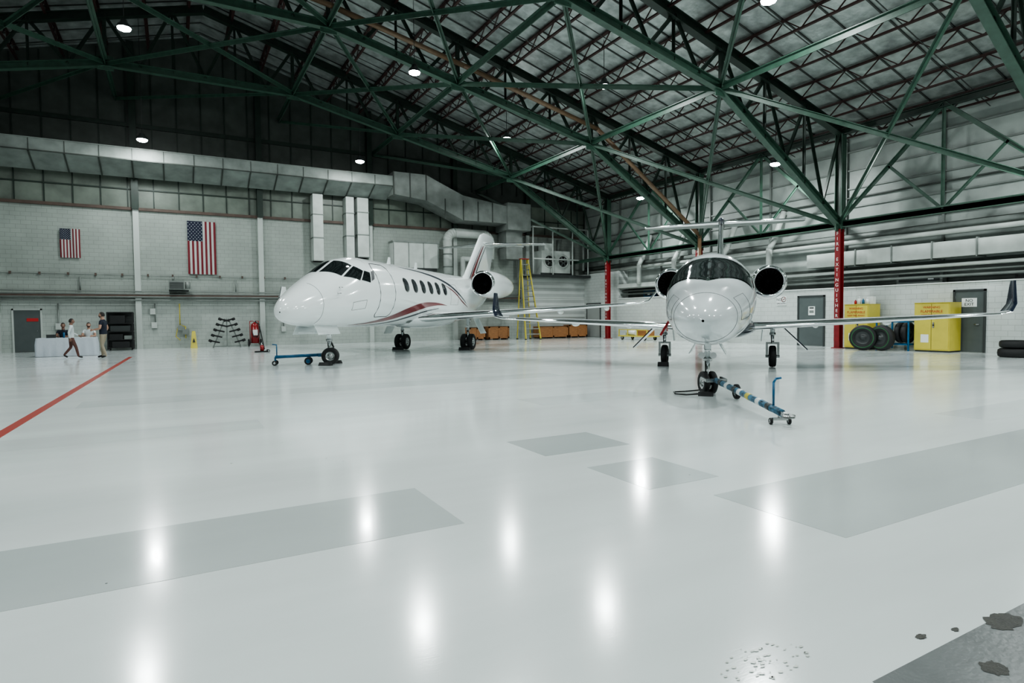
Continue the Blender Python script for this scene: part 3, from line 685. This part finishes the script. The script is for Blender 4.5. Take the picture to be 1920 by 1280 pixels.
for s in (-.17,.17): b.wheel(tuple((A0+d*.35+sd*s).xy.to_3d()+V((0,0,.12))),tuple(sd),.12,.06,M_blue,16);b.wheel(tuple((B0+sd*s).xy.to_3d()+V((0,0,.08))),tuple(sd),.08,.05,M_steel,16)
b.cyl((A0+d*.35-sd*.17).xy.to_3d()+V((0,0,.12)),(A0+d*.35+sd*.17).xy.to_3d()+V((0,0,.12)),.02,M_steel,8)
b.beam(A0+d*.35,(A0+d*.35).xy.to_3d()+V((0,0,.12)),.05,.05,M_blue)
b.cyl((B0-sd*.17).xy.to_3d()+V((0,0,.08)),(B0+sd*.17).xy.to_3d()+V((0,0,.08)),.02,M_steel,8);b.beam(B0,B0.xy.to_3d()+V((0,0,.08)),.05,.05,M_blue)
b.pipe([B0-d*.05,B0-d*.05+V((0,0,.38)),B0+d*.08+V((0,0,.4))],.018,M_blue,8);b.build('towbar_frame',e)

# ---------------------------------------------------------------- right-hand equipment
def cabinet(y0,y1,x0=24.5,h=1.82):
    e=empty('flammable_storage_cabinet',(x0,(y0+y1)/2,0));w=(y1-y0)/2;b=MB()
    b.box((0,-w,.06),(.8,w,h),M_yel);b.box((-.02,-w+.03,.1),(0,-.008,h-.04),M_yel);b.box((-.02,.008,.1),(0,w-.03,h-.04),M_yel)
    b.box((-.005,-.006,.1),(.0,.006,h-.04),M_frame);b.box((.03,-w+.03,0),(.77,w-.03,.06),M_frame);b.box((-.03,-w-.01,h),(.81,w+.01,h+.02),M_yel)
    b.box((-.045,-.1,.9),(-.02,-.05,1.1),M_steel);b.cyl((-.05,-.075,1.0),(-.02,-.075,1.0),.03,M_black,10)
    b.box((-.023,w*.15,.35),(-.02,w*.6,.65),M_sign);b.build('cabinet_body',e)
    text('label_warning','WARNING',.12,(-.024,0,h-.2),'-x',M_signred,e);text('label_flammable','FLAMMABLE',.14,(-.024,0,h-.36),'-x',M_signred,e);text('label_keep','KEEP FIRE AWAY',.095,(-.024,0,h-.48),'-x',M_signred,e)
cabinet(14.25,15.25,24.35);cabinet(11.4,12.6,24.5)
b=MB()
for i,(y,h,r,m) in enumerate(((14.5,.28,.06,M_sign),(14.68,.22,.05,M_blue),(14.85,.32,.07,M_sign),(15.0,.18,.05,M_signred))):
    b.cyl((24.7,y,1.84),(24.7,y,1.84+h*.75),r,m,12);b.cyl((24.7,y,1.84+h*.75),(24.7,y,1.84+h),r*.4,m,10)
b.box((24.9,14.4,1.84),(25.1,14.8,2.15),M_sign);b.build('bottles')
e=empty('tire_rack',(0,0,0));b=MB()
for x in (24.4,25.1):
    for y in (12.75,13.95): b.beam((x,y,0),(x,y,1.15),.05,.05,M_blue)
    for z in (.25,1.12): b.beam((x,12.75,z),(x,13.95,z),.05,.05,M_blue)
for y in (12.75,13.35,13.95):
    for z in (.25,1.12): b.beam((24.4,y,z),(25.1,y,z),.05,.05,M_blue)
b.beam((24.4,13.35,.1),(24.4,13.35,1.12),.05,.05,M_blue)
b.wheel((24.75,12.95,.70),(0,1,0),.41,.22,M_frame);b.wheel((24.75,13.2,.70),(0,1,0),.41,.2,M_frame)
b.build('rack_frame',e)
for y,x,ax in ((14.1,23.75,(.9,.3,0)),(13.5,23.95,(.95,-.1,0))):
    b=MB();b.wheel((x,y,.5),ax,.5,.28,M_frame)
    u=V(ax).normalized();b.lathe([(-.141,.37),(-.145,.38),(-.145,.395),(-.141,.405)],(x,y,.5),u,M_gtyre,28);b.build('spare_tire')
b=MB();b.wheel((23.7,9.1,.14),(0,0,1),.48,.28,M_frame);b.wheel((23.7,9.1,.42),(0,0,1),.44,.24,M_frame);b.build('spare_tire')
# yellow trolley
e=empty('equipment_trolley',(24.2,27.9,0));b=MB();b.box((-.5,-1.3,.2),(.5,1.3,.27),M_yel)
for y in (-1,1):
    for x in (-.4,.4): b.wheel((x,y,.13),(1,0,0),.13,.07)
for y in (-1.25,-.4,.45,1.25): b.beam((-.45,y,.27),(-.45,y,.62),.05,.05,M_yel)
b.beam((-.45,-1.25,.62),(-.45,1.25,.62),.05,.05,M_yel);b.box((-.3,-1.0,.27),(.35,-.2,.6),M_orange);b.cyl((0,.2,.42),(0,1,.42),.15,M_sign,16);b.build('trolley_frame',e)
# crates
def crate(x0,y0,x1,y1,h):
    e=empty('wooden_crate',(x0,y0,0));w=x1-x0;d=y1-y0;b=MB();b.box((.02,.02,.08),(w-.02,d-.02,h-.04),M_orange)
    for x in (0,w/2-.05,w-.1): b.box((x,0,.08),(x+.1,.03,h),M_orange)
    b.box((0,0,h-.1),(w,.03,h),M_orange);b.box((0,0,.08),(w,.03,.18),M_orange);b.box((0,0,h-.03),(w,d,h),M_orange)
    for x in (.1,w-.2,w/2-.05): b.box((x,0,0),(x+.1,d,.08),M_rust)
    b.build('crate_body',e)
crate(17.4,34.3,18.9,35.1,.85);crate(16.1,34.4,17.2,35.1,.8);crate(20.95,34.0,23.3,34.75,.8);crate(23.4,34.0,24.9,34.75,.88)
# ladder
e=empty('step_ladder',(19.9,33.5,0));b=MB();H=5.15
for s in (-1,1):
    b.beam((s*.55,-.55,.03),(s*.25-.2,.15,H),.06,.11,M_yel);b.beam((s*.5,.65,.03),(s*.22-.2,.25,H),.05,.07,M_yel)
for k in range(1,15):
    t=k/15;wv=.55-.3*t;b.box((-wv-.2*t,-.6+.7*t,H*t-.03),(wv-.2*t,-.48+.7*t,H*t+.03),M_steel)
for k in range(1,8):
    t=k/8;wv=.5-.28*t;b.cyl((-wv-.2*t,.65-.4*t,H*t),(wv-.2*t,.65-.4*t,H*t),.015,M_steel,6)
for x,y in ((-.55,-.55),(.55,-.55),(-.5,.65),(.5,.65)): b.box((x-.05,y-.06,0),(x+.05,y+.06,.05),M_rubber)
b.box((-.5,.05,H-.02),(.1,.35,H+.04),M_redp);b.build('ladder_frame',e)

# ---------------------------------------------------------------- left-hand equipment
e=empty('fire_extinguisher_cart',(3.7,35.0,0));b=MB()
b.cyl((0,0,.18),(0,0,1.1),.2,M_redp,20);b.lathe([(0,.2),(.1,.17),(.16,.08),(.2,.05)],(0,0,1.1),(0,0,1),M_redp,20);b.cyl((0,0,1.28),(0,0,1.4),.05,M_steel,10)
for s in (-1,1): b.wheel((s*.3,.08,.2),(1,0,0),.2,.07);b.cyl((s*.22,.15,.1),(s*.22,.2,1.35),.02,M_redp,8)
b.cyl((-.3,.08,.2),(.3,.08,.2),.02,M_steel,8);b.cyl((-.22,.2,1.35),(.22,.2,1.35),.02,M_redp,8)
b.pipe([(0,-.02,1.35),(.2,-.15,1.2),(.22,-.22,.8),(.1,-.24,.5),(-.1,-.24,.55),(-.18,-.22,.9)],.022,M_black,8);b.box((-.12,-.215,.6),(.12,-.195,.9),M_sign);b.build('cart_body',e)
e=empty('towhead_rack',(2.35,35.1,0));b=MB()
for s in (-1,1): b.beam((s*.65,0,.04),(s*.08,0,1.5),.06,.06,M_duct);b.beam((s*.65,-.3,.03),(s*.65,.3,.03),.05,.05,M_duct)
b.beam((-.65,0,.05),(.65,0,.05),.05,.05,M_duct);b.beam((0,0,.05),(0,0,1.5),.06,.06,M_duct)
for k in range(5):
    z=.25+k*.28;w=.66-.12*k
    for s in (-1,1):
        b.beam((s*(w-.3),-.02,z),(s*(w+.16),-.12,z+.12),.08,.08,M_rubber);b.cyl((s*(w+.08),-.1,z+.08),(s*(w+.2),-.14,z+.14),.07,M_rubber,10)
b.build('rack_frame',e)
e=empty('wet_floor_sign',(.8,35.2,0));b=MB()
for s in (-1,1): b.hexa([(-.16,s*.2-.01,0),(.16,s*.2-.01,0),(.16,s*.2+.01,0),(-.16,s*.2+.01,0),(-.08,s*.02-.01,.85),(.08,s*.02-.01,.85),(.08,s*.02+.01,.85),(-.08,s*.02+.01,.85)],M_yel)
b.cyl((-.07,0,.86),(.07,0,.86),.02,M_yel,8);b.hexa([(-.06,-.175,.3),(.06,-.175,.3),(.06,-.16,.3),(-.06,-.16,.3),(-.01,-.14,.5),(.01,-.14,.5),(.01,-.12,.5),(-.01,-.12,.5)],M_black);b.build('sign_body',e)
e=empty('bottle_jack',(3.3,28.6,0));b=MB();b.box((-.3,-.14,0),(.3,.14,.06),M_black);b.cyl((0,0,.06),(0,0,.3),.08,M_redp,16);b.cyl((0,0,.3),(0,0,.42),.04,M_chrome,12)
b.beam((.1,0,.12),(-.1,-.15,1.15),.03,.03,M_black)
for s in (-1,1): b.wheel((.25,s*.17,.06),(0,1,0),.06,.03)
b.build('jack_body',e)
e=empty('equipment_rack',(-2.35,35.1,0));b=MB()
for x in (-.52,.52):
    for y in (-.3,.3): b.beam((x,y,.06),(x,y,1.85),.05,.05,M_black)
for z in (.12,.5,.9,1.3,1.83): b.box((-.54,-.32,z),(.54,.32,z+.04),M_black)
b.box((-.5,.26,.1),(.5,.3,1.85),M_frame);b.box((-.45,-.28,.54),(.1,.2,.8),M_black);b.box((.15,-.28,.54),(.45,.2,.72),M_duct);b.box((-.4,-.28,.94),(.4,.2,1.2),M_frame);b.box((-.4,-.28,1.34),(.2,.2,1.7),M_black);b.box((-.35,-.3,.16),(.35,.2,.44),M_black)
for x in (-.45,.45): b.wheel((x,-.25,.06),(1,0,0),.06,.03);b.wheel((x,.25,.06),(1,0,0),.06,.03)
b.build('rack_frame',e)
e=empty('gas_meter',(.2,35.8,0));b=MB();b.pipe([(0,0,2.3),(0,0,1.2),(.25,0,1.1),(.25,0,.5)],.025,M_yel);b.cyl((.02,-.1,1.05),(.02,.05,1.05),.14,M_duct,16);b.box((.1,-.15,.7),(.4,.1,.98),M_duct);b.pipe([(-.1,0,1.1),(-.2,-.05,.6),(0,-.05,.4)],.02,M_yel);b.build('meter_body',e)
e=empty('unit_heater',(.15,35.3,3.05));b=MB();b.box((-.4,-.25,-.05),(.3,.3,.4),M_duct)
for k in range(5): b.box((-.36,-.28,.0+k*.07),(.26,-.25,.03+k*.07),M_frame)
b.cyl((.45,0,.0),(.45,0,.35),.12,M_duct,12);b.box((-.4,.25,-.1),(.5,.68,-.05),M_frame);b.cyl((-.2,.1,.4),(-.2,.1,.6),.05,M_duct,10);b.build('heater_body',e)
b=MB();b.box((-8.6,35.85,1.0),(-8.3,35.98,1.5),M_duct)
for x,z0,z1 in ((-4.0,2.9,3.6),(2.9,2.9,3.6),(-.9,1.2,2.3),(5.3,1.0,2.3),(-4.9,.3,2.3)): b.cyl((x,35.9,z0),(x,35.9,z1),.03,M_duct,8)
for x,z in ((-.95,1.2),(5.3,.9),(-4.9,1.2),(-1.0,1.9)): b.box((x-.12,35.85,z-.15),(x+.12,35.98,z+.15),M_ductw)
b.build('wall_conduit_boxes')
e=empty('ceiling_speaker',(-1.5,24.4,12.75));b=MB();b.box((-.4,-.3,0),(.4,.3,.6),M_black);b.cyl((0,-.3,.3),(0,-.33,.3),.2,M_frame,20);b.box((-.3,-.31,.05),(.3,-.3,.08),M_frame)
for x in (-.3,.3): b.cyl((x,0,.6),(x,0,zr(-1.5)-12.75-.1),.015,M_black,6)
b.build('speaker_box',e)

# table
e=empty('folding_table',(-3.95,31.0,0));b=MB();b.box((-1.0,-.38,.72),(1.0,.38,.75),M_sign)
n=60
def perim(t,off,z):
    w,d=1.01+off,.39+off;P=2*(2*w+2*d);q=t*P
    if q<2*w: return (-w+q,-d,z)
    q-=2*w
    if q<2*d: return (w,-d+q,z)
    q-=2*d
    if q<2*w: return (w-q,d,z)
    q-=2*w;return (-w,d-q,z)
b.grid([[perim(i/n,.0 if z>.7 else .03*math.sin(i*1.9)*(1-z/.76)+.03,z) for i in range(n)] for z in (.76,.72,.5,.25,.01)],M_cloth,True)
b.face([(-1.01,-.39,.76),(1.01,-.39,.76),(1.01,.39,.76),(-1.01,.39,.76)],M_cloth)
b.box((-.7,-.1,.76),(-.4,.1,.9),M_frame);b.box((.5,-.2,.76),(.75,0,.78),M_sign);b.cyl((-.1,-.15,.76),(-.1,-.15,.98),.035,M_blue,10);b.build('table_with_cloth',e)

# ---------------------------------------------------------------- people
def evald(o):
    bpy.context.view_layer.update()
    me=bpy.data.meshes.new_from_object(o.evaluated_get(bpy.context.evaluated_depsgraph_get()));bpy.data.objects.remove(o);return me
def skin(verts,edges,rad,root,sub=2):
    me=bpy.data.meshes.new('t');me.from_pydata(verts,edges,[]);o=bpy.data.objects.new('t',me);col.objects.link(o)
    md=o.modifiers.new('s','SKIN')
    for i,r in enumerate(rad):
        me.skin_vertices[0].data[i].radius=(r,r) if not isinstance(r,tuple) else r;me.skin_vertices[0].data[i].use_root=(i==root)
    md.use_smooth_shade=True;ss=o.modifiers.new('u','SUBSURF');ss.levels=sub;ss.render_levels=sub
    return evald(o)
def person(name,loc,rz,H,J,top,legs,shoe,skinm,hair,sleeve='short',beard=False,headturn=0):
    e=empty(name,loc,rz);k=H/1.78;e.scale=(k,k,k)
    hp=V(J.get('pelvis',(0,0,.95)));ch=V(J.get('chest',(0,.0,1.3)));nk=V(J.get('neck',(0,.0,1.49)))
    vt=[hp,hp.lerp(ch,.5),ch,nk,nk+V((0,.02,.13))];rd=[.135,.125,.15,.068,.056];ed=[(0,1),(1,2),(2,3),(3,4)]
    lab=[('t',0,1),('t',1,2),('t',2,3),('s',3,4)]
    for s in ('l','r'):
        sh=V(J[s+'sh']);el=V(J[s+'el']);wr=V(J[s+'wr']);i=len(vt);vt+=[sh,sh.lerp(el,.5),el,el.lerp(wr,.5),wr];rd+=[.07,.056,.045,.042,.028]
        ed+=[(2,i),(i,i+1),(i+1,i+2),(i+2,i+3),(i+3,i+4)];fs='s' if sleeve=='short' else 't'
        lab+=[('t',2,i),('t',i,i+1),(fs+'a',i+1,i+2),(fs+'a',i+2,i+3),(fs+'a',i+3,i+4)]
        h=V(J[s+'hip']);kn=V(J[s+'kn']);an=V(J[s+'an']);to=V(J[s+'to']);i=len(vt)
        vt+=[h,h.lerp(kn,.5),kn,kn.lerp(an,.45),an,to];rd+=[.1,.085,.062,.058,.045,.04]
        ed+=[(0,i),(i,i+1),(i+1,i+2),(i+2,i+3),(i+3,i+4),(i+4,i+5)];lab+=[('l',0,i),('l',i,i+1),('l',i+1,i+2),('l',i+2,i+3),('l',i+3,i+4),('f',i+4,i+5)]
    me=skin([tuple(v) for v in vt],ed,rd,0,3)
    mats={'t':top,'s':skinm,'l':legs,'f':shoe};order=['t','s','l','f'];me.materials.clear()
    for o_ in order: me.materials.append(mats[o_])
    hem=hp.z-.02
    for p in me.polygons:
        c=V(p.center);best=None
        for L,a,bb in lab:
            A,B=vt[a],vt[bb];ab=B-A;t=max(0,min(1,(c-A).dot(ab)/max(1e-9,ab.length_squared)));dd=(c-(A+ab*t)).length-.5*(rd[a]*(1-t)+rd[bb]*t)
            if best is None or dd<best[0]: best=(dd,L)
        L=best[1]
        if L.endswith('a'):
            L=L[0]
            if abs(c.x)<.155 and abs(c.y-ch.y)<.17 and c.z>hem-.1 and L=='s': L='t' if c.z>hem else 'l'
        elif L in 'tl' and (c-hp).length<.3: L='t' if c.z>hem else 'l'
        p.material_index=order.index(L);p.use_smooth=True
    o=bpy.data.objects.new('body',me);col.objects.link(o);o.parent=e
    for s,sg in (('l',-1),('r',1)):
        wr=V(J[s+'wr']);el=V(J[s+'el']);d=(wr-el).normalized();u=V((1,0,0));u=(u-d*u.dot(d)).normalized() if abs(d.x)<.9 else V((0,1,0));w=d.cross(u).normalized()
        vt2=[wr-d*.025,wr+d*.05];rr=[.026,.03];ed2=[(0,1)]
        for f_,(off,ln) in enumerate(((-.03,.062),(-.01,.075),(.011,.07),(.03,.055))):
            i=len(vt2);base=wr+d*.085+w*off;vt2+=[base,base+d*ln*.5+u*-sg*.006,base+d*ln*.9+u*-sg*.03];rr+=[.0105,.009,.0075];ed2+=[(1,i),(i,i+1),(i+1,i+2)]
        i=len(vt2);vt2+=[wr+d*.04+w*-.04,wr+d*.075+w*-.058,wr+d*.1+w*-.06];rr+=[.012,.01,.008];ed2+=[(1,i),(i,i+1),(i+1,i+2)]
        hm=skin([tuple(v) for v in vt2],ed2,rr,0,1);hm.materials.clear();hm.materials.append(skinm)
        for p in hm.polygons: p.use_smooth=True
        o=bpy.data.objects.new('hand_'+s,hm);col.objects.link(o);o.parent=e
    b=MB();nu,nv=20,28;rows=[]
    for i in range(nu+1):
        a=math.pi*i/nu;r=[]
        for j in range(nv):
            t=2*math.pi*j/nv;x=math.sin(a)*math.cos(t);y=math.sin(a)*math.sin(t);z=math.cos(a)
            sx=.076*(1-.22*max(0,-z));sy=.096;px,py,pz=x*sx,y*sy,z*.118
            if y>0:
                if z<-.3: py+=.006
                py+=.024*math.exp(-(px/.013)**2-((pz+.018)/.022)**2)
                py-=.009*math.exp(-((abs(px)-.03)/.014)**2-((pz-.01)/.014)**2)
                py+=.005*math.exp(-(px/.025)**2-((pz+.055)/.01)**2)
                py+=.008*math.exp(-(px/.03)**2-((pz+.1)/.02)**2)
            r.append((px,py,pz))
        rows.append(r)
    def hmf(i,j):
        a=math.pi*(i+.5)/nu;t=2*math.pi*(j+.5)/nv;z=math.cos(a);y=math.sin(a)*math.sin(t);x=math.sin(a)*math.cos(t)
        if beard and y>.25 and -.85<z<-.3 and not(abs(x)<.25 and -.5<z<-.4): return hair
        return skinm
    b.grid(rows,skinm,True,True,hmf)
    b.grid([[(math.sin(math.pi*i/16)*math.cos(2*math.pi*j/28)*.082,math.sin(math.pi*i/16)*math.sin(2*math.pi*j/28)*.103-.008,math.cos(math.pi*i/16)*.125+.004) for j in range(28)] for i in range(6)],hair,True)
    b.grid([[(math.sin(math.pi*i/16)*math.cos(t)*.082,math.sin(math.pi*i/16)*math.sin(t)*.103-.008,math.cos(math.pi*i/16)*.125+.004) for t in [math.radians(165+210*j/20) for j in range(21)]] for i in range(4,11)],hair)
    for s in (-1,1):
        b.ball((s*.029,.082,.01),(.011,.009,.008),M_eye,6,8);b.ball((s*.029,.089,.01),(.005,.004,.005),M_black,4,6)
        b.ball((s*.078,-.002,-.005),(.01,.018,.03),skinm,6,8);b.box((s*.029-.014,.088,.026),(s*.029+.014,.094,.031),hair)
    b.box((-.02,.094,-.058),(.02,.1,-.05),M_lip)
    b.build('head',e,tuple(nk+V((0,.035,.175))),(0,0,headturn))
    return e
def st(**k):
    J=dict(lsh=(-.18,0,1.43),rsh=(.18,0,1.43),lel=(-.24,-.03,1.14),rel=(.24,-.03,1.14),lwr=(-.25,.05,.88),rwr=(.25,.05,.88),
    lhip=(-.095,0,.9),rhip=(.095,0,.9),lkn=(-.1,.02,.5),rkn=(.1,.02,.5),lan=(-.11,-.02,.09),ran=(.11,-.02,.09),lto=(-.12,.15,.045),rto=(.12,.15,.045));J.update(k);return J
def sit(**k):
    J=dict(pelvis=(0,0,.55),chest=(0,.05,.92),neck=(0,.07,1.11),lsh=(-.18,.05,1.05),rsh=(.18,.05,1.05),lel=(-.24,.15,.82),rel=(.24,.15,.82),lwr=(-.15,.42,.81),rwr=(.15,.42,.81),
    lhip=(-.09,.02,.54),rhip=(.09,.02,.54),lkn=(-.11,.40,.52),rkn=(.11,.40,.52),lan=(-.11,.28,.1),ran=(.11,.28,.1),lto=(-.12,.42,.045),rto=(.12,.42,.045));J.update(k);return J
person('man_standing',(-2.47,28.25,0),math.radians(75),1.78,st(lel=(-.26,.02,1.15),lwr=(-.2,.26,1.1),rel=(.26,-.06,1.15),rwr=(.22,.1,.93),lan=(-.13,-.12,.09),lto=(-.14,.05,.045),ran=(.11,.08,.09),rto=(.12,.26,.045),rkn=(.1,.09,.5)),M_navyc,M_khaki,M_black,M_skin,M_hair,beard=True)
person('boy_walking',(-3.54,28.68,0),math.radians(-80),1.54,st(lan=(-.1,-.28,.16),lkn=(-.1,-.02,.5),lto=(-.11,-.14,.06),ran=(.1,.24,.09),rkn=(.1,.16,.5),rto=(.11,.40,.045),lel=(-.24,.05,1.14),lwr=(-.22,.28,1.02),rel=(.25,-.1,1.16),rwr=(.24,-.06,.9)),M_wc,M_maroon,M_black,M_skin2,M_hair,sleeve='long')
person('man_seated',(-3.3,31.93,0),math.radians(180),1.75,sit(),M_wc,M_khaki,M_black,M_skin,M_hair,beard=True)
person('man_seated',(-4.2,31.93,0),math.radians(180),1.75,sit(),M_navyc,M_navyc,M_black,M_skin2,M_hair)
for x,y in ((-3.3,31.98),(-4.2,31.98)):
    e=empty('folding_chair',(x,y,0));b=MB();b.box((-.21,-.2,.40),(.21,.2,.43),M_frame);b.box((-.21,.2,.62),(.21,.23,.85),M_frame)
    for s in (-1,1): b.beam((s*.2,.22,.85),(s*.2,-.18,0.01),.025,.025,M_steel);b.beam((s*.18,-.15,.42),(s*.18,.25,.01),.025,.025,M_steel)
    b.build('chair_frame',e)

# ---------------------------------------------------------------- world + camera
w=bpy.data.worlds.new('World');bpy.context.scene.world=w;w.use_nodes=True;w.node_tree.nodes['Background'].inputs[0].default_value=(.02,.022,.02,1);w.node_tree.nodes['Background'].inputs[1].default_value=.3
f=1132.0
a=math.radians(29.1);p=math.radians(2.33);r=math.radians(.54)
F=V((math.sin(a)*math.cos(p),math.cos(a)*math.cos(p),-math.sin(p)));R=V((math.cos(a),-math.sin(a),0));U=R.cross(F)
R2=R*math.cos(r)-U*math.sin(r);U2=R2.cross(F)
cd=bpy.data.cameras.new('camera');cam=bpy.data.objects.new('camera',cd);col.objects.link(cam)
cam.matrix_world=Matrix(((R2.x,U2.x,-F.x,0),(R2.y,U2.y,-F.y,0),(R2.z,U2.z,-F.z,1.45),(0,0,0,1)));cd.sensor_width=36;cd.lens=f/1920*36
bpy.context.scene.camera=cam
